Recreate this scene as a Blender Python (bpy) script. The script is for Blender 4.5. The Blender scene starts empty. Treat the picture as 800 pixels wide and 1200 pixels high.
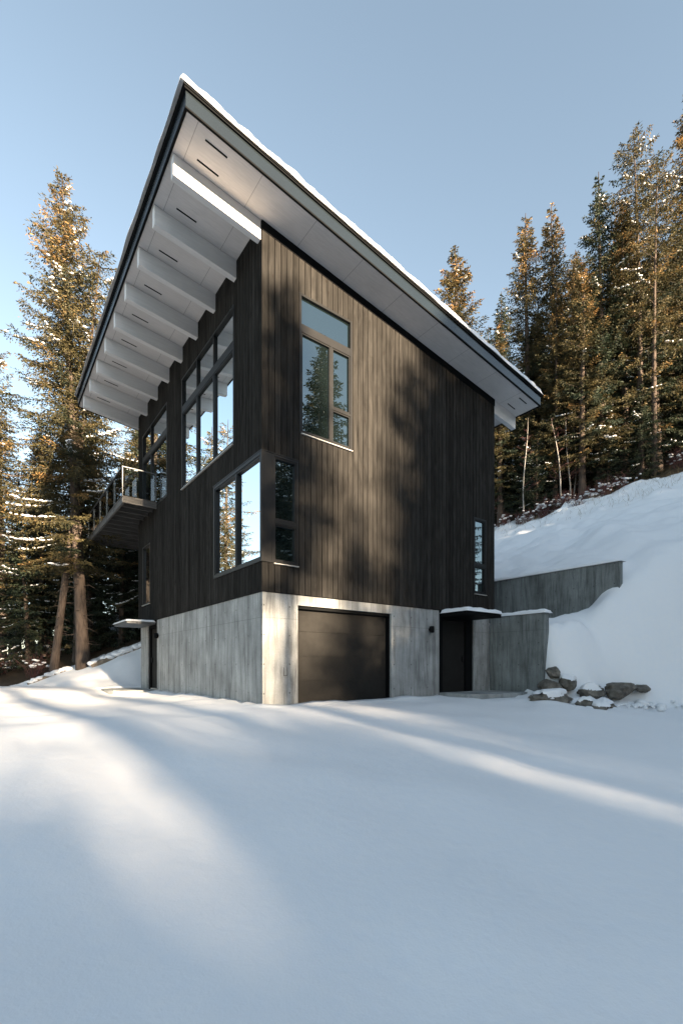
import bpy, math, random
import numpy as np
from mathutils import Vector, Matrix, noise as mnoise

# ------------------------------------------------------------------ scene, camera, light
sc = bpy.context.scene
col = sc.collection
# world axes: x runs along the garage front, y runs back along the window side, origin at the near house corner
CAM = Vector((-4.539, -8.657, 0.821))
cd = bpy.data.cameras.new("camera")
cam = bpy.data.objects.new("camera", cd); col.objects.link(cam)
cam.location = CAM
cam.rotation_euler = (math.radians(90), 0, math.radians(-37.19))
cd.sensor_fit = 'HORIZONTAL'; cd.sensor_width = 36.0
cd.lens = 552 / 800 * 36.0
cd.shift_y = 181 / 800
cd.clip_start = 0.05; cd.clip_end = 5000
sc.camera = cam

SUN_EL = math.radians(11.5)
TO_SUN = Vector((0.06, -0.998, 0)).normalized()
world = bpy.data.worlds.new("World"); sc.world = world
world.use_nodes = True
wn = world.node_tree.nodes; wl = world.node_tree.links
wn.clear()
sky = wn.new("ShaderNodeTexSky"); sky.sky_type = 'NISHITA'; sky.sun_disc = False
sky.sun_elevation = SUN_EL
sky.sun_rotation = math.atan2(TO_SUN.x, TO_SUN.y)
sky.altitude = 900; sky.air_density = 1.0; sky.dust_density = 1.1; sky.ozone_density = 1.0
hs = wn.new("ShaderNodeHueSaturation"); hs.inputs['Saturation'].default_value = .72; hs.inputs['Hue'].default_value = .487
bg = wn.new("ShaderNodeBackground"); bg.inputs[1].default_value = 0.059
wo = wn.new("ShaderNodeOutputWorld")
wl.new(sky.outputs[0], hs.inputs['Color']); wl.new(hs.outputs[0], bg.inputs[0]); wl.new(bg.outputs[0], wo.inputs[0])

sl = bpy.data.lights.new("sun", 'SUN'); sl.energy = 5.0; sl.angle = math.radians(0.6); sl.color = (1.0, 0.79, 0.56)
sun = bpy.data.objects.new("sun", sl); col.objects.link(sun)
ldir = -(TO_SUN * math.cos(SUN_EL) + Vector((0, 0, math.sin(SUN_EL))))
sun.rotation_euler = ldir.to_track_quat('-Z', 'Y').to_euler()
sun.location = (0, -30, 30)

vs = sc.view_settings
vs.view_transform = 'Standard'; vs.look = 'None'; vs.gamma = 1; vs.exposure = 2.82
sc.cycles.max_bounces = 6; sc.cycles.diffuse_bounces = 3; sc.cycles.glossy_bounces = 3
sc.cycles.transparent_max_bounces = 6; sc.cycles.caustics_reflective = False; sc.cycles.caustics_refractive = False
sc.cycles.use_denoising = True

# ------------------------------------------------------------------ material helpers
class NT:
    def __init__(s, name):
        s.m = bpy.data.materials.new(name); s.m.use_nodes = True
        s.t = s.m.node_tree; s.n = s.t.nodes; s.n.clear()
        s.out = s.n.new("ShaderNodeOutputMaterial")
    def node(s, typ, **kw):
        nd = s.n.new(typ)
        for k, v in kw.items():
            if k == 'i':
                for kk, vv in v.items():
                    if isinstance(vv, bpy.types.NodeSocket): s.t.links.new(vv, nd.inputs[kk])
                    else: nd.inputs[kk].default_value = vv
            else: setattr(nd, k, v)
        return nd
    def pos(s, scale=(1, 1, 1), coord='Object', loc=(0, 0, 0)):
        tc = s.node("ShaderNodeTexCoord")
        return s.node("ShaderNodeMapping", i={'Vector': tc.outputs[coord], 'Scale': scale, 'Location': loc}).outputs[0]
    def noise(s, scale, vec, detail=4, rough=.55, dist=0):
        return s.node("ShaderNodeTexNoise", i={'Vector': vec, 'Scale': scale, 'Detail': detail, 'Roughness': rough, 'Distortion': dist}).outputs[0]
    def ramp(s, fac, stops):
        r = s.node("ShaderNodeValToRGB", i={'Fac': fac}); e = r.color_ramp.elements
        while len(e) < len(stops): e.new(.5)
        for el, (p, c) in zip(e, stops):
            el.position = p
            el.color = (c, c, c, 1) if not hasattr(c, '__len__') else (*c, 1)
        return r.outputs[0]
    def mix(s, fac, a, b, mode='MIX'):
        nd = s.node("ShaderNodeMix", data_type='RGBA', blend_type=mode)
        for k, v in ((0, fac), (6, a), (7, b)):
            if isinstance(v, bpy.types.NodeSocket): s.t.links.new(v, nd.inputs[k])
            else: nd.inputs[k].default_value = v if k == 0 else (*v, 1)
        return nd.outputs[2]
    def math(s, op, a, b=0.0, c=0.0):
        nd = s.node("ShaderNodeMath", operation=op)
        for k, v in enumerate((a, b, c)):
            if isinstance(v, bpy.types.NodeSocket): s.t.links.new(v, nd.inputs[k])
            else: nd.inputs[k].default_value = v
        return nd.outputs[0]
    def attr(s, name):
        return s.node("ShaderNodeAttribute", attribute_name=name).outputs[2]
    def bump(s, h, strength=.3, dist=.02, normal=None):
        nd = s.node("ShaderNodeBump", i={'Height': h, 'Strength': strength, 'Distance': dist})
        if normal is not None: s.t.links.new(normal, nd.inputs['Normal'])
        return nd.outputs[0]
    def bsdf(s, color, rough=.6, metal=0.0, spec=.5, normal=None):
        p = s.node("ShaderNodeBsdfPrincipled")
        for k, v in (('Base Color', color), ('Roughness', rough), ('Metallic', metal), ('Specular IOR Level', spec), ('Normal', normal)):
            if v is None: continue
            if isinstance(v, bpy.types.NodeSocket): s.t.links.new(v, p.inputs[k])
            else: p.inputs[k].default_value = (*v, 1) if k == 'Base Color' else v
        return p.outputs[0]
    def done(s, sh):
        s.t.links.new(sh, s.out.inputs[0]); return s.m

def mat_snow(name, bump1=.5, litter=False, dim=0.78):
    n = NT(name); v = n.pos()
    a = n.noise(9, v, 6, .65); b = n.noise(70, v, 3, .6); c = n.noise(1.3, v, 3, .5)
    h = n.math('ADD', n.math('MULTIPLY', a, .6), n.math('ADD', n.math('MULTIPLY', b, .14), n.math('MULTIPLY', c, .9)))
    colr = n.ramp(a, [(.3, (dim * .965, dim * .98, dim)), (.7, (dim, dim, dim * .995))])
    nm = n.bump(h, bump1, .05)
    if litter:
        l = n.attr('litter')
        w = n.noise(2.6, v, 5, .6)
        fac = n.math('GREATER_THAN', n.math('ADD', n.math('MULTIPLY', l, 1.25), n.math('MULTIPLY', w, .9)), 1.0)
        d = n.ramp(n.noise(14, v, 5, .7), [(.3, (.018, .013, .009)), (.55, (.05, .034, .02)), (.75, (.11, .075, .04))])
        colr = n.mix(fac, colr, d)
    return n.done(n.bsdf(colr, .55, 0, .25, nm))

def mat_wood(name):
    n = NT(name); v = n.pos((1, 1, .022)); v2 = n.pos((1, 1, .2))
    g = n.noise(42, v, 6, .65, .4); k = n.noise(7, v2, 5, .6, .8); t = n.attr('tint')
    kn = n.node("ShaderNodeTexVoronoi", i={'Vector': n.pos((5.2, 5.2, 1.7)), 'Scale': 1.0}).outputs[0]
    knot = n.ramp(kn, [(.05, 0.0), (.085, 1.0)])
    c1 = n.ramp(g, [(.28, (.0155, .0148, .0138)), (.5, (.0275, .0260, .0240)), (.76, (.044, .041, .037))])
    c2 = n.ramp(k, [(.3, .62), (.7, 1.15)])
    c = n.mix(1.0, c1, c2, 'MULTIPLY')
    c = n.mix(1.0, c, n.ramp(t, [(0, .76), (1, 1.24)]), 'MULTIPLY')
    c = n.mix(n.math('MULTIPLY', n.math('SUBTRACT', 1.0, knot), .7), c, (.016, .012, .01))
    return n.done(n.bsdf(c, n.ramp(g, [(.2, .9), (.8, .8)]), 0, 0.0, n.bump(g, .35, .004)))

def mat_concrete(name, base=(.33, .335, .325), stain=1.0):
    n = NT(name); v = n.pos(); vz = n.pos((1, 1, .09)); vb = n.pos((1, 1, .03))
    big = n.noise(1.3, v, 5, .6); st = n.noise(9, vz, 6, .66, .5); bd = n.noise(3.2, vb, 2, .4); fine = n.noise(38, v, 5, .7)
    c = n.ramp(fine, [(.25, tuple(x * .80 for x in base)), (.5, base), (.78, tuple(min(1, x * 1.16) for x in base))])
    c = n.mix(1.0, c, n.ramp(big, [(.3, .66), (.68, 1.12)]), 'MULTIPLY')
    sdark = n.ramp(st, [(.36, .46 + .25 * (1 - stain)), (.5, .86), (.64, 1.05)])
    c = n.mix(.85 * stain, c, sdark, 'MULTIPLY')
    c = n.mix(.8, c, n.ramp(bd, [(.38, .72), (.43, .97), (.6, 1.08)]), 'MULTIPLY')
    xyz = n.node("ShaderNodeSeparateXYZ", i={'Vector': v})
    xy = n.math('ADD', xyz.outputs[0], xyz.outputs[1])
    # form-tie holes on a grid and a pour line
    fx = n.math('SUBTRACT', n.math('FRACT', n.math('DIVIDE', n.math('ADD', xy, .27), .61)), .5)
    fz = n.math('SUBTRACT', n.math('FRACT', n.math('DIVIDE', n.math('ADD', xyz.outputs[2], .05), .61)), .5)
    d2 = n.math('SQRT', n.math('ADD', n.math('POWER', fx, 2.0), n.math('POWER', fz, 2.0)))
    hole = n.math('LESS_THAN', d2, .03)
    pores = n.math('LESS_THAN', n.node("ShaderNodeTexVoronoi", i={'Vector': v, 'Scale': 16.0}).outputs[0], .13)
    pores = n.math('MULTIPLY', pores, n.math('GREATER_THAN', big, .52))
    joint = n.math('LESS_THAN', n.math('ABSOLUTE', n.math('SUBTRACT', xyz.outputs[2], 1.83)), .006)
    m1 = n.math('MAXIMUM', n.math('MAXIMUM', hole, n.math('MULTIPLY', pores, .55)), n.math('MULTIPLY', joint, .5))
    c = n.mix(n.math('MULTIPLY', m1, .75), c, (.06, .06, .055))
    return n.done(n.bsdf(c, .8, 0, .3, n.bump(n.math('SUBTRACT', fine, m1), .3, .008)))

def mat_flat(name, base, rough=.5, metal=0, spec=.5, var=.12, scale=6, stretch=(1, 1, 1), bump=0):
    n = NT(name); v = n.pos(stretch); f = n.noise(scale, v, 5, .6)
    c = n.ramp(f, [(.3, tuple(x * (1 - var) for x in base)), (.7, tuple(min(1, x * (1 + var)) for x in base))])
    return n.done(n.bsdf(c, rough, metal, spec, n.bump(f, bump, .01) if bump else None))

def mat_soffit(name):
    n = NT(name); v = n.pos((.5, 7, 1)); xyz = n.node("ShaderNodeSeparateXYZ", i={'Vector': n.pos()})
    f = n.noise(7, v, 6, .65, .3); g = n.noise(1.2, n.pos(), 3)
    c = n.ramp(f, [(.25, (.47, .445, .425)), (.5, (.55, .52, .50)), (.8, (.62, .59, .565))])
    c = n.mix(.6, c, n.ramp(g, [(.3, .86), (.7, 1.06)]), 'MULTIPLY')
    kn = n.math('LESS_THAN', n.node("ShaderNodeTexVoronoi", i={'Vector': n.pos((1.5, 3.5, 1)), 'Scale': 1.6}).outputs[0], .035)
    c = n.mix(n.math('MULTIPLY', kn, .4), c, (.30, .26, .23))
    jx = n.math('LESS_THAN', n.math('ABSOLUTE', n.math('SUBTRACT', n.math('FRACT', n.math('DIVIDE', n.math('ADD', xyz.outputs[0], 1.01), 1.22)), .5)), .0045)
    c = n.mix(n.math('MULTIPLY', jx, .8), c, (.22, .21, .2))
    return n.done(n.bsdf(c, .6, 0, .3, n.bump(f, .12, .004)))

def mat_glass(name, fac=.62, tint=(.80, .88, .93), inner=(.004, .006, .007)):
    n = NT(name)
    w = n.noise(.55, n.pos(), 1, .4)
    nm = n.bump(w, .03, .05)
    d = n.bsdf(inner, .9, 0, 0.0)
    g = n.node("ShaderNodeBsdfGlossy", i={'Color': (*tint, 1), 'Roughness': .004, 'Normal': nm}).outputs[0]
    fr = n.node("ShaderNodeFresnel", i={'IOR': 2.1}).outputs[0]
    f = n.math('MINIMUM', n.math('ADD', n.math('MULTIPLY', fr, .8), fac * .62), .95)
    return n.done(n.node("ShaderNodeMixShader", i={0: f, 1: d, 2: g}).outputs[0])

def mat_clear(name):
    n = NT(name)
    t = n.node("ShaderNodeBsdfTransparent", i={'Color': (.80, .85, .87, 1)}).outputs[0]
    g = n.node("ShaderNodeBsdfGlossy", i={'Color': (.9, .95, 1, 1), 'Roughness': .01}).outputs[0]
    fr = n.node("ShaderNodeFresnel", i={'IOR': 1.5}).outputs[0]
    return n.done(n.node("ShaderNodeMixShader", i={0: fr, 1: t, 2: g}).outputs[0])

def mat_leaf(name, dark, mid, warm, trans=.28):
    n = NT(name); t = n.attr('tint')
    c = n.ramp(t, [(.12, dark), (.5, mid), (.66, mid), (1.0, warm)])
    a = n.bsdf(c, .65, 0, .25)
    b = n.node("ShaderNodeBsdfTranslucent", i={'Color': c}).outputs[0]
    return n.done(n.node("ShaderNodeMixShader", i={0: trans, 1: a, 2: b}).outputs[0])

def mat_bark(name, base, pale=None, stretch=.14):
    n = NT(name); v = n.pos((1, 1, stretch)); f = n.noise(16, v, 6, .7, .5); g = n.noise(2.0, n.pos((1, 1, .5)), 3)
    c = n.ramp(f, [(.3, tuple(x * .35 for x in base)), (.5, base), (.75, tuple(min(1, x * 1.5) for x in base))])
    if pale: c = n.mix(n.ramp(g, [(.45, 0.0), (.6, .8)]), c, pale)
    return n.done(n.bsdf(c, .9, 0, .15, n.bump(f, .8, .03)))

def mat_rock(name):
    n = NT(name); v = n.pos(); f = n.noise(5, v, 8, .68); g = n.noise(1.4, v, 4)
    c = n.ramp(f, [(.3, (.055, .05, .044)), (.52, (.16, .145, .12)), (.75, (.28, .255, .215))])
    c = n.mix(.7, c, n.ramp(g, [(.35, .55), (.65, 1.15)]), 'MULTIPLY')
    return n.done(n.bsdf(c, .85, 0, .3, n.bump(f, .9, .05)))

M = dict(
    snow=mat_snow("snow"), ground=mat_snow("snow_ground", .22, True), roofsnow=mat_snow("roof_snow", .6),
    wood=mat_wood("charred_cladding"), concrete=mat_concrete("board_formed_concrete"),
    wallconc=mat_concrete("stained_concrete", (.215, .232, .225), 1.0), slab=mat_concrete("slab_concrete", (.32, .33, .32), .5),
    black=mat_flat("black_trim", (.006, .0064, .0068), .6, 0, .04), frame=mat_flat("window_frame_metal", (.011, .011, .011), .42, .1, .2),
    fascia=mat_flat("fascia_metal", (.007, .011, .0135), .25, 0, .65, .1, 1.5),
    soffit=mat_soffit("whitewashed_panel"), rafter=mat_flat("white_stained_beam", (.62, .605, .59), .55, 0, .3, .07, 5, (.4, 4, 4), .08),
    glass=mat_glass("window_glass"), glass_dim=mat_glass("window_glass_dim", .20, (.66, .78, .82), (.005, .008, .008)),
    garage=mat_flat("garage_door_paint", (.021, .020, .0185), .6, 0, .03, .1, 9), door=mat_flat("door_paint", (.018, .0175, .0165), .6, 0, .04),
    sill=mat_flat("sill_metal", (.45, .43, .40), .4, .5), deckwood=mat_flat("grey_deck_timber", (.075, .072, .068), .7, 0, .3, .35, 8, (.3, 3, 3), .2),
    galv=mat_flat("galvanised_steel", (.07, .074, .078), .45, .5), clear=mat_clear("railing_glass"),
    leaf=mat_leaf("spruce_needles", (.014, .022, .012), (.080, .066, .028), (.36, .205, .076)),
    leafdark=mat_leaf("fir_needles", (.011, .020, .013), (.030, .041, .023), (.12, .090, .040)),
    bark=mat_bark("conifer_bark", (.075, .058, .047)), palebark=mat_bark("pale_bark", (.27, .245, .215), (.40, .38, .35), .4),
    twig=mat_flat("bare_twigs", (.11, .055, .052), .9, 0, .1, .4, 3), straw=mat_flat("dry_grass", (.20, .15, .085), .9, 0, .1, .3, 3),
    rock=mat_rock("boulder_stone"), dead=mat_flat("dead_wood", (.20, .165, .125), .9, 0, .15, .4, 5, (1, 1, 1), .3),
)

# ------------------------------------------------------------------ mesh helpers
def link(o, parent=None):
    col.objects.link(o)
    if parent is not None: o.parent = parent
    return o

def mesh_obj(name, verts, faces, m, parent=None, smooth=False, tint=None):
    me = bpy.data.meshes.new(name)
    me.from_pydata([tuple(v) for v in verts], [], [tuple(f) for f in faces])
    me.materials.append(m)
    if tint is not None:
        a = me.attributes.new('tint', 'FLOAT', 'FACE'); a.data.foreach_set('value', np.asarray(tint, dtype=np.float32))
    if smooth: me.polygons.foreach_set('use_smooth', np.ones(len(me.polygons), dtype=bool))
    me.update()
    return link(bpy.data.objects.new(name, me), parent)

class MB:
    def __init__(s): s.v = []; s.f = []; s.t = []
    def quadbox(s, P, tint=.5):                     # 8 points: bottom ring then top ring
        b = len(s.v); s.v += [tuple(p) for p in P]
        for q in ((3, 2, 1, 0), (4, 5, 6, 7), (0, 1, 5, 4), (1, 2, 6, 5), (2, 3, 7, 6), (3, 0, 4, 7)):
            s.f.append(tuple(b + i for i in q)); s.t.append(tint)
    def box(s, x0, x1, y0, y1, z0, z1, tint=.5):
        s.quadbox([(x0, y0, z0), (x1, y0, z0), (x1, y1, z0), (x0, y1, z0), (x0, y0, z1), (x1, y0, z1), (x1, y1, z1), (x0, y1, z1)], tint)
    def rbox(s, x0, x1, y0, y1, h0, h1, tint=.5):   # box that follows the roof pitch
        s.quadbox([(x, y, ZR(x) + h) for h in (h0, h1) for x, y in ((x0, y0), (x1, y0), (x1, y1), (x0, y1))], tint)
    def tube(s, pts, rad, n=8, cap=True, tint=.5):
        pts = [Vector(p) for p in pts]; b = len(s.v)
        if not hasattr(rad, '__len__'): rad = [rad] * len(pts)
        up = Vector((0.31, 0.17, 0.93))
        for i, p in enumerate(pts):
            d = (pts[min(i + 1, len(pts) - 1)] - pts[max(i - 1, 0)]).normalized()
            a = d.cross(up)
            if a.length < .05: a = d.cross(Vector((1, 0, 0)))
            a.normalize(); c = d.cross(a)
            for k in range(n):
                w = 2 * math.pi * k / n
                s.v.append(tuple(p + (a * math.cos(w) + c * math.sin(w)) * rad[i]))
        for i in range(len(pts) - 1):
            for k in range(n):
                k2 = (k + 1) % n
                s.f.append((b + i * n + k, b + i * n + k2, b + (i + 1) * n + k2, b + (i + 1) * n + k)); s.t.append(tint)
        if cap:
            s.f.append(tuple(b + k for k in range(n))); s.t.append(tint)
            e = b + (len(pts) - 1) * n
            s.f.append(tuple(e + n - 1 - k for k in range(n))); s.t.append(tint)
    def build(s, name, m, parent=None, smooth=False, tint=False, bevel=0):
        o = mesh_obj(name, s.v, s.f, m, parent, smooth, s.t if tint else None)
        if bevel:
            bv = o.modifiers.new("bevel", 'BEVEL'); bv.width = bevel; bv.segments = 2; bv.limit_method = 'ANGLE'
        return o

def empty(name, loc=(0, 0, 0), rz=0):
    o = bpy.data.objects.new(name, None); o.location = loc; o.rotation_euler = (0, 0, rz); o.empty_display_size = .3
    return link(o)
def tag(o, label, cat, group=None, kind=None):
    o['label'] = label; o['category'] = cat
    if group: o['group'] = group
    if kind: o['kind'] = kind
    return o
def fbm(x, y, z=0.0, oct=4):
    return mnoise.fractal(Vector((x, y, z)), 1.0, 2.0, oct, noise_basis='PERLIN_ORIGINAL')
def sstep(a, b, x):
    t = np.clip((x - a) / (b - a), 0, 1); return t * t * (3 - 2 * t)

# ------------------------------------------------------------------ ground
def ground_z(s, t):
    """snow surface height; s, t numpy arrays or floats"""
    s = np.asarray(s, dtype=float); t = np.asarray(t, dtype=float)
    z = -.086 * np.clip(-1.3 - t, 0, 11) - .03 * np.clip(-12.3 - t, 0, 60)     # driveway falls towards the viewer
    # natural hill behind and right of the house
    smooth = 1.9 + .12 * np.clip(s - 7.6, 0, 1.6) + .98 * np.clip(s - 9.2, 0, 1.9) + .50 * np.clip(s - 11.1, 0, 70)
    stepw = np.where(s < 10.62, 2.12 + .06 * np.clip(s - 8, 0, 2), 3.82 + .5 * np.clip(s - 10.62, 0, 70))
    w = sstep(-1.0, -2.5, t)
    g = stepw * (1 - w) + smooth * w
    t0 = np.clip(-2.2 - .85 * (s - 7.5), -9, -2.2); t1 = np.clip(-1.72 - .24 * (s - 7.7), -3.4, -1.7)
    lipw = sstep(-1.75, -2.1, t)
    ramp = sstep(t0, t1, t) * (sstep(7.72, 7.86, s) * (1 - lipw) + sstep(6.9, 8.3, s) * lipw)
    hill = g * ramp
    hill = np.maximum(hill, .28 * np.clip(s - 19, 0, 60) * sstep(-70, -45, t) * sstep(19, 24, s))
    back = .42 * np.clip((s + 3.1) + (t - 14) * .35, 0, 40) * sstep(9.4, 12.5, t)
    back = np.minimum(back, np.maximum(.5 * (s + 4), 0) + 1.2)
    z = z + np.maximum(hill, np.where(t > 9.4, back, 0))
    z = z - .05 * np.clip(-s - 8, 0, 30) * sstep(30, 8, t)
    return z
def gz(s, t): return float(ground_z(s, t))

def axis(lo, hi, step, far):
    a = list(np.arange(lo, hi + step / 2, step)); d = step; x = a[-1]
    while x < far: d *= 1.35; x += d; a.append(x)
    d = step; x = a[0]
    while x > -far: d *= 1.35; x -= d; a.insert(0, x)
    return np.array(a)
gx = axis(-15, 30, .15, 1500); gy = axis(-11, 20, .15, 1500)
GX, GY = np.meshgrid(gx, gy, indexing='xy')
GZ = ground_z(GX, GY)
rng = np.random.default_rng(3)
def lattice_noise(X, Y, sc_, seed):
    r = np.random.default_rng(seed).random((256, 256))
    u = X / sc_; v = Y / sc_; i = np.floor(u).astype(int); j = np.floor(v).astype(int); fu = u - i; fv = v - j
    fu = fu * fu * (3 - 2 * fu); fv = fv * fv * (3 - 2 * fv)
    a = r[i % 256, j % 256]; b = r[(i + 1) % 256, j % 256]; c = r[i % 256, (j + 1) % 256]; d = r[(i + 1) % 256, (j + 1) % 256]
    return (a * (1 - fu) + b * fu) * (1 - fv) + (c * (1 - fu) + d * fu) * fv - .5
onhill = sstep(7.2, 9.0, GX) * sstep(-4.5, -1.5, GY)
wall_d = np.minimum(np.maximum(-GY, 0) + np.maximum(-GX, 0) + np.maximum(GX - 5.4, 0) * .6, 3)   # distance in front of the garage face
wall_l = np.maximum(-GX, 0) + np.maximum(-GY, 0) + np.maximum(GY - 7.3, 0)
near = np.exp(-np.minimum(wall_d, wall_l) / .35)
GZ = GZ + .16 * lattice_noise(GX, GY, 3.1, 1) * (1 - near) + .05 * lattice_noise(GX, GY, .8, 2) + .03 * lattice_noise(GX, GY, .3, 4) * (.25 + near * 1.6 + onhill)
GZ = GZ + onhill * (.42 * lattice_noise(GX, GY, 1.4, 5) + .20 * lattice_noise(GX, GY, .5, 6)) + near * .05
rk = np.exp(-(((GX - 8.3) / 1.9) ** 2 + ((GY + 2.7) / 1.0) ** 2))
GZ = GZ + rk * (.55 * lattice_noise(GX, GY, .55, 8) + .34 * lattice_noise(GX, GY, .27, 9))
GZ = GZ + onhill * sstep(9, 13, GX) * .22 * np.maximum(lattice_noise(GX, GY, .9, 10), 0) 
# soft tyre tracks and footprints are long snowed over; keep the floor of the house and stoops clear of drifts
inside = (GX > .05) & (GX < 7.8) & (GY > .05) & (GY < 9.55)
GZ[inside] = -.3
stoop = ((GX > 5.4) & (GX < 7.66) & (GY > -1.15) & (GY < .1)) | ((GX > -1.4) & (GX < .1) & (GY > 7.4) & (GY < 9.6))
GZ[stoop] = np.minimum(GZ[stoop], -.08)
apron = (GX > 5.3) & (GX < 7.0) & (GY > -1.75) & (GY < .1)
GZ[apron] = np.minimum(GZ[apron], -.02)
far_r = np.hypot(GX - 5, GY)
lit_left = sstep(14.2, 16.6, GY + .25 * (GX + 2) + .0 * GX) * sstep(6, 2, GX)
lit_right = sstep(24.5, 27.5, GX + .12 * GY) * .78
litter = np.clip(np.maximum(lit_left, lit_right), 0, 1)
litter[(GY < -25)] = np.maximum(litter[(GY < -25)], .55)
nx, ny = len(gx), len(gy)
V = np.stack([GX.ravel(), GY.ravel(), GZ.ravel()], 1)
idx = np.arange(nx * ny).reshape(ny, nx)
Fq = np.stack([idx[:-1, :-1].ravel(), idx[:-1, 1:].ravel(), idx[1:, 1:].ravel(), idx[1:, :-1].ravel()], 1)

def np_mesh(name, V, F, m, smooth=False, tint=None, parent=None, do_link=True):
    me = bpy.data.meshes.new(name); nv, nf, k = len(V), len(F), F.shape[1]
    me.vertices.add(nv); me.vertices.foreach_set('co', np.ascontiguousarray(V, dtype=np.float32).ravel())
    me.loops.add(nf * k); me.loops.foreach_set('vertex_index', np.ascontiguousarray(F, dtype=np.int32).ravel())
    me.polygons.add(nf); me.polygons.foreach_set('loop_start', np.arange(0, nf * k, k, dtype=np.int32))
    if smooth: me.polygons.foreach_set('use_smooth', np.ones(nf, dtype=bool))
    me.materials.append(m)
    me.update(calc_edges=True)
    if tint is not None:
        a = me.attributes.new('tint', 'FLOAT', 'FACE'); a.data.foreach_set('value', np.asarray(tint, dtype=np.float32))
    me.validate()
    o = bpy.data.objects.new(name, me)
    if do_link: link(o, parent)
    return o
go = np_mesh("ground", V, Fq, M['ground'], True)
a_ = go.data.attributes.new('litter', 'FLOAT', 'POINT'); a_.data.foreach_set('value', litter.ravel().astype(np.float32))
go['kind'] = 'structure'; go['label'] = 'snow covered driveway and hillside around the house'

# ------------------------------------------------------------------ house
W, DP, CT = 7.876, 9.62, 2.39               # width, depth, top of the concrete
def ZR(x): return 9.941 - .1222 * x          # underside of the roof
house = empty("house", (0, 0, 0))
tag(house, 'tall black timber house on a pale concrete garage base with a steep overhanging roof', 'house')

# openings: (a0, a1, z0, z1)
OPEN_R = [(.875, 2.325, 5.86, 8.90), (0, .845, 2.965, 5.23), (6.86, 7.45, 2.955, 5.20)]
OPEN_L = [(1.32, 4.86, 5.88, 9.05), (6.22, 9.04, 6.10, 9.03), (0.0, 2.48, 2.97, 5.23), (8.07, 9.04, 2.98, 5.05)]
rb = random.Random(5)
def clad(mapper, length, topfn, opens, name):
    mb = MB(); bw = .1515; x = -.022
    n = int(math.ceil((length + .04) / bw)); bw = (length + .022) / n
    for i in range(n):
        a0 = x + i * bw + .007; a1 = x + (i + 1) * bw - .007
        tint = min(1, max(0, rb.gauss(.5, .22)))
        zs = [(CT - .02, topfn((a0 + a1) / 2) + .05)]
        for (o0, o1, z0, z1) in opens:
            if a1 > o0 + .01 and a0 < o1 - .01:
                # board fully or partly behind the opening: cut it away over the opening's height
                nz = []
                for (b0, b1) in zs:
                    if z0 > b0 + .01: nz.append((b0, min(b1, z0)))
                    if z1 < b1 - .01: nz.append((max(b0, z1), b1))
                zs = nz
                if a0 < o0 - .012: mb.quadbox(mapper(a0, o0, z0, z1), tint)
                if a1 > o1 + .012: mb.quadbox(mapper(o1, a1, z0, z1), tint)
        for (b0, b1) in zs:
            mb.quadbox(mapper(a0, a1, b0, b1), tint)
    return mb.build(name, M['wood'], house, tint=True)
def map_r(a0, a1, z0, z1):   # right (garage) face, outward is -y
    return [(x, y, z) for z in (z0, z1) for x, y in ((a0, -.022), (a1, -.022), (a1, .0), (a0, .0))]
def map_l(a0, a1, z0, z1):   # left (window) face, outward is -x
    return [(x, y, z) for z in (z0, z1) for x, y in ((-.022, a1), (-.022, a0), (0, a0), (0, a1))]
clad(map_r, W, lambda a: ZR(a) - .02, OPEN_R, "timber_cladding")
clad(map_l, DP, lambda a: ZR(0) - .02, OPEN_L, "timber_cladding")
# structural wall core behind the boards (also closes the far sides)
mb = MB()
mb.quadbox([(.1, .1, CT - .03), (W, .1, CT - .03), (W, DP, CT - .03), (.1, DP, CT - .03),
            (.1, .1, ZR(0) - .02), (W, .1, ZR(W) - .01), (W, DP, ZR(W) - .01), (.1, DP, ZR(0) - .02)])
mb.build("wall_core", M['black'], house)
mb = MB()                                     # dark frieze board under the soffit, corner trim
mb.quadbox([(x, y, ZR(x) + h) for h in (-.20, -.003) for x, y in ((-.03, -.032), (W + .004, -.032), (W + .004, -.0225), (-.03, -.0225))])
mb.build("frieze_board", M['black'], house)
mb = MB(); mb.box(-.024, W, -.024, -.0005, CT - .035, CT - .022); mb.box(-.024, -.0005, -.0005, DP, CT - .035, CT - .022)
mb.build("flashing_strip", M['black'], house)

# concrete base
mb = MB(); th = .26; zb = -.5
mb.box(0, .85, 0, th, zb, CT - .037); mb.box(.85, 3.597, 0, th, 2.14, CT - .037); mb.box(3.597, 5.385, 0, th, zb, CT - .037)
mb.box(6.90, 7.66, .012, th, zb, CT - .037)
mb.box(0, th, th, 7.37, zb, CT - .037); mb.box(.012, th, 8.50, 9.40, zb, CT - .037)
mb.box(th, W, DP - th, DP, zb, CT - .037); mb.box(7.66, W, th, DP - th, zb, CT - .037)
mb.build("concrete_base", M['concrete'], house)
# garage door: four sections with shallow joints
mb = MB(); gz0 = -.3; gh = (2.14 + .05) / 4
mb.box(.86, 3.59, .215, .25, -.4, 2.14)
for i in range(4):
    z0 = -.05 + gh * i
    mb.box(.862, 3.588, .19, .2145, (z0 + .0018) if i else -.4, z0 + gh - .0018)
gd = mb.build("garage_door", M['garage'], house, bevel=.0015)
mb = MB()                                     # dark jamb and head lining
mb.box(.851, .862, .06, .2, -.4, 2.13); mb.box(3.575, 3.596, .06, .2, -.4, 2.13); mb.box(.863, 3.574, .06, .189, 2.075, 2.138)
mb.build("door_lining", M['black'], gd)
# keypad / outlet plate
mb = MB(); mb.box(.495, .575, -.012, -.0005, .63, .79); o = mb.build("outlet_cover", M['concrete'], house, bevel=.006)
mb = MB(); mb.box(.492, .497, -.016, -.0125, .62, .80); mb.box(.573, .578, -.016, -.0125, .62, .80); mb.box(.5, .57, -.016, -.0125, .62, .627); mb.build("cover_rim", M['frame'], o)

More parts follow.
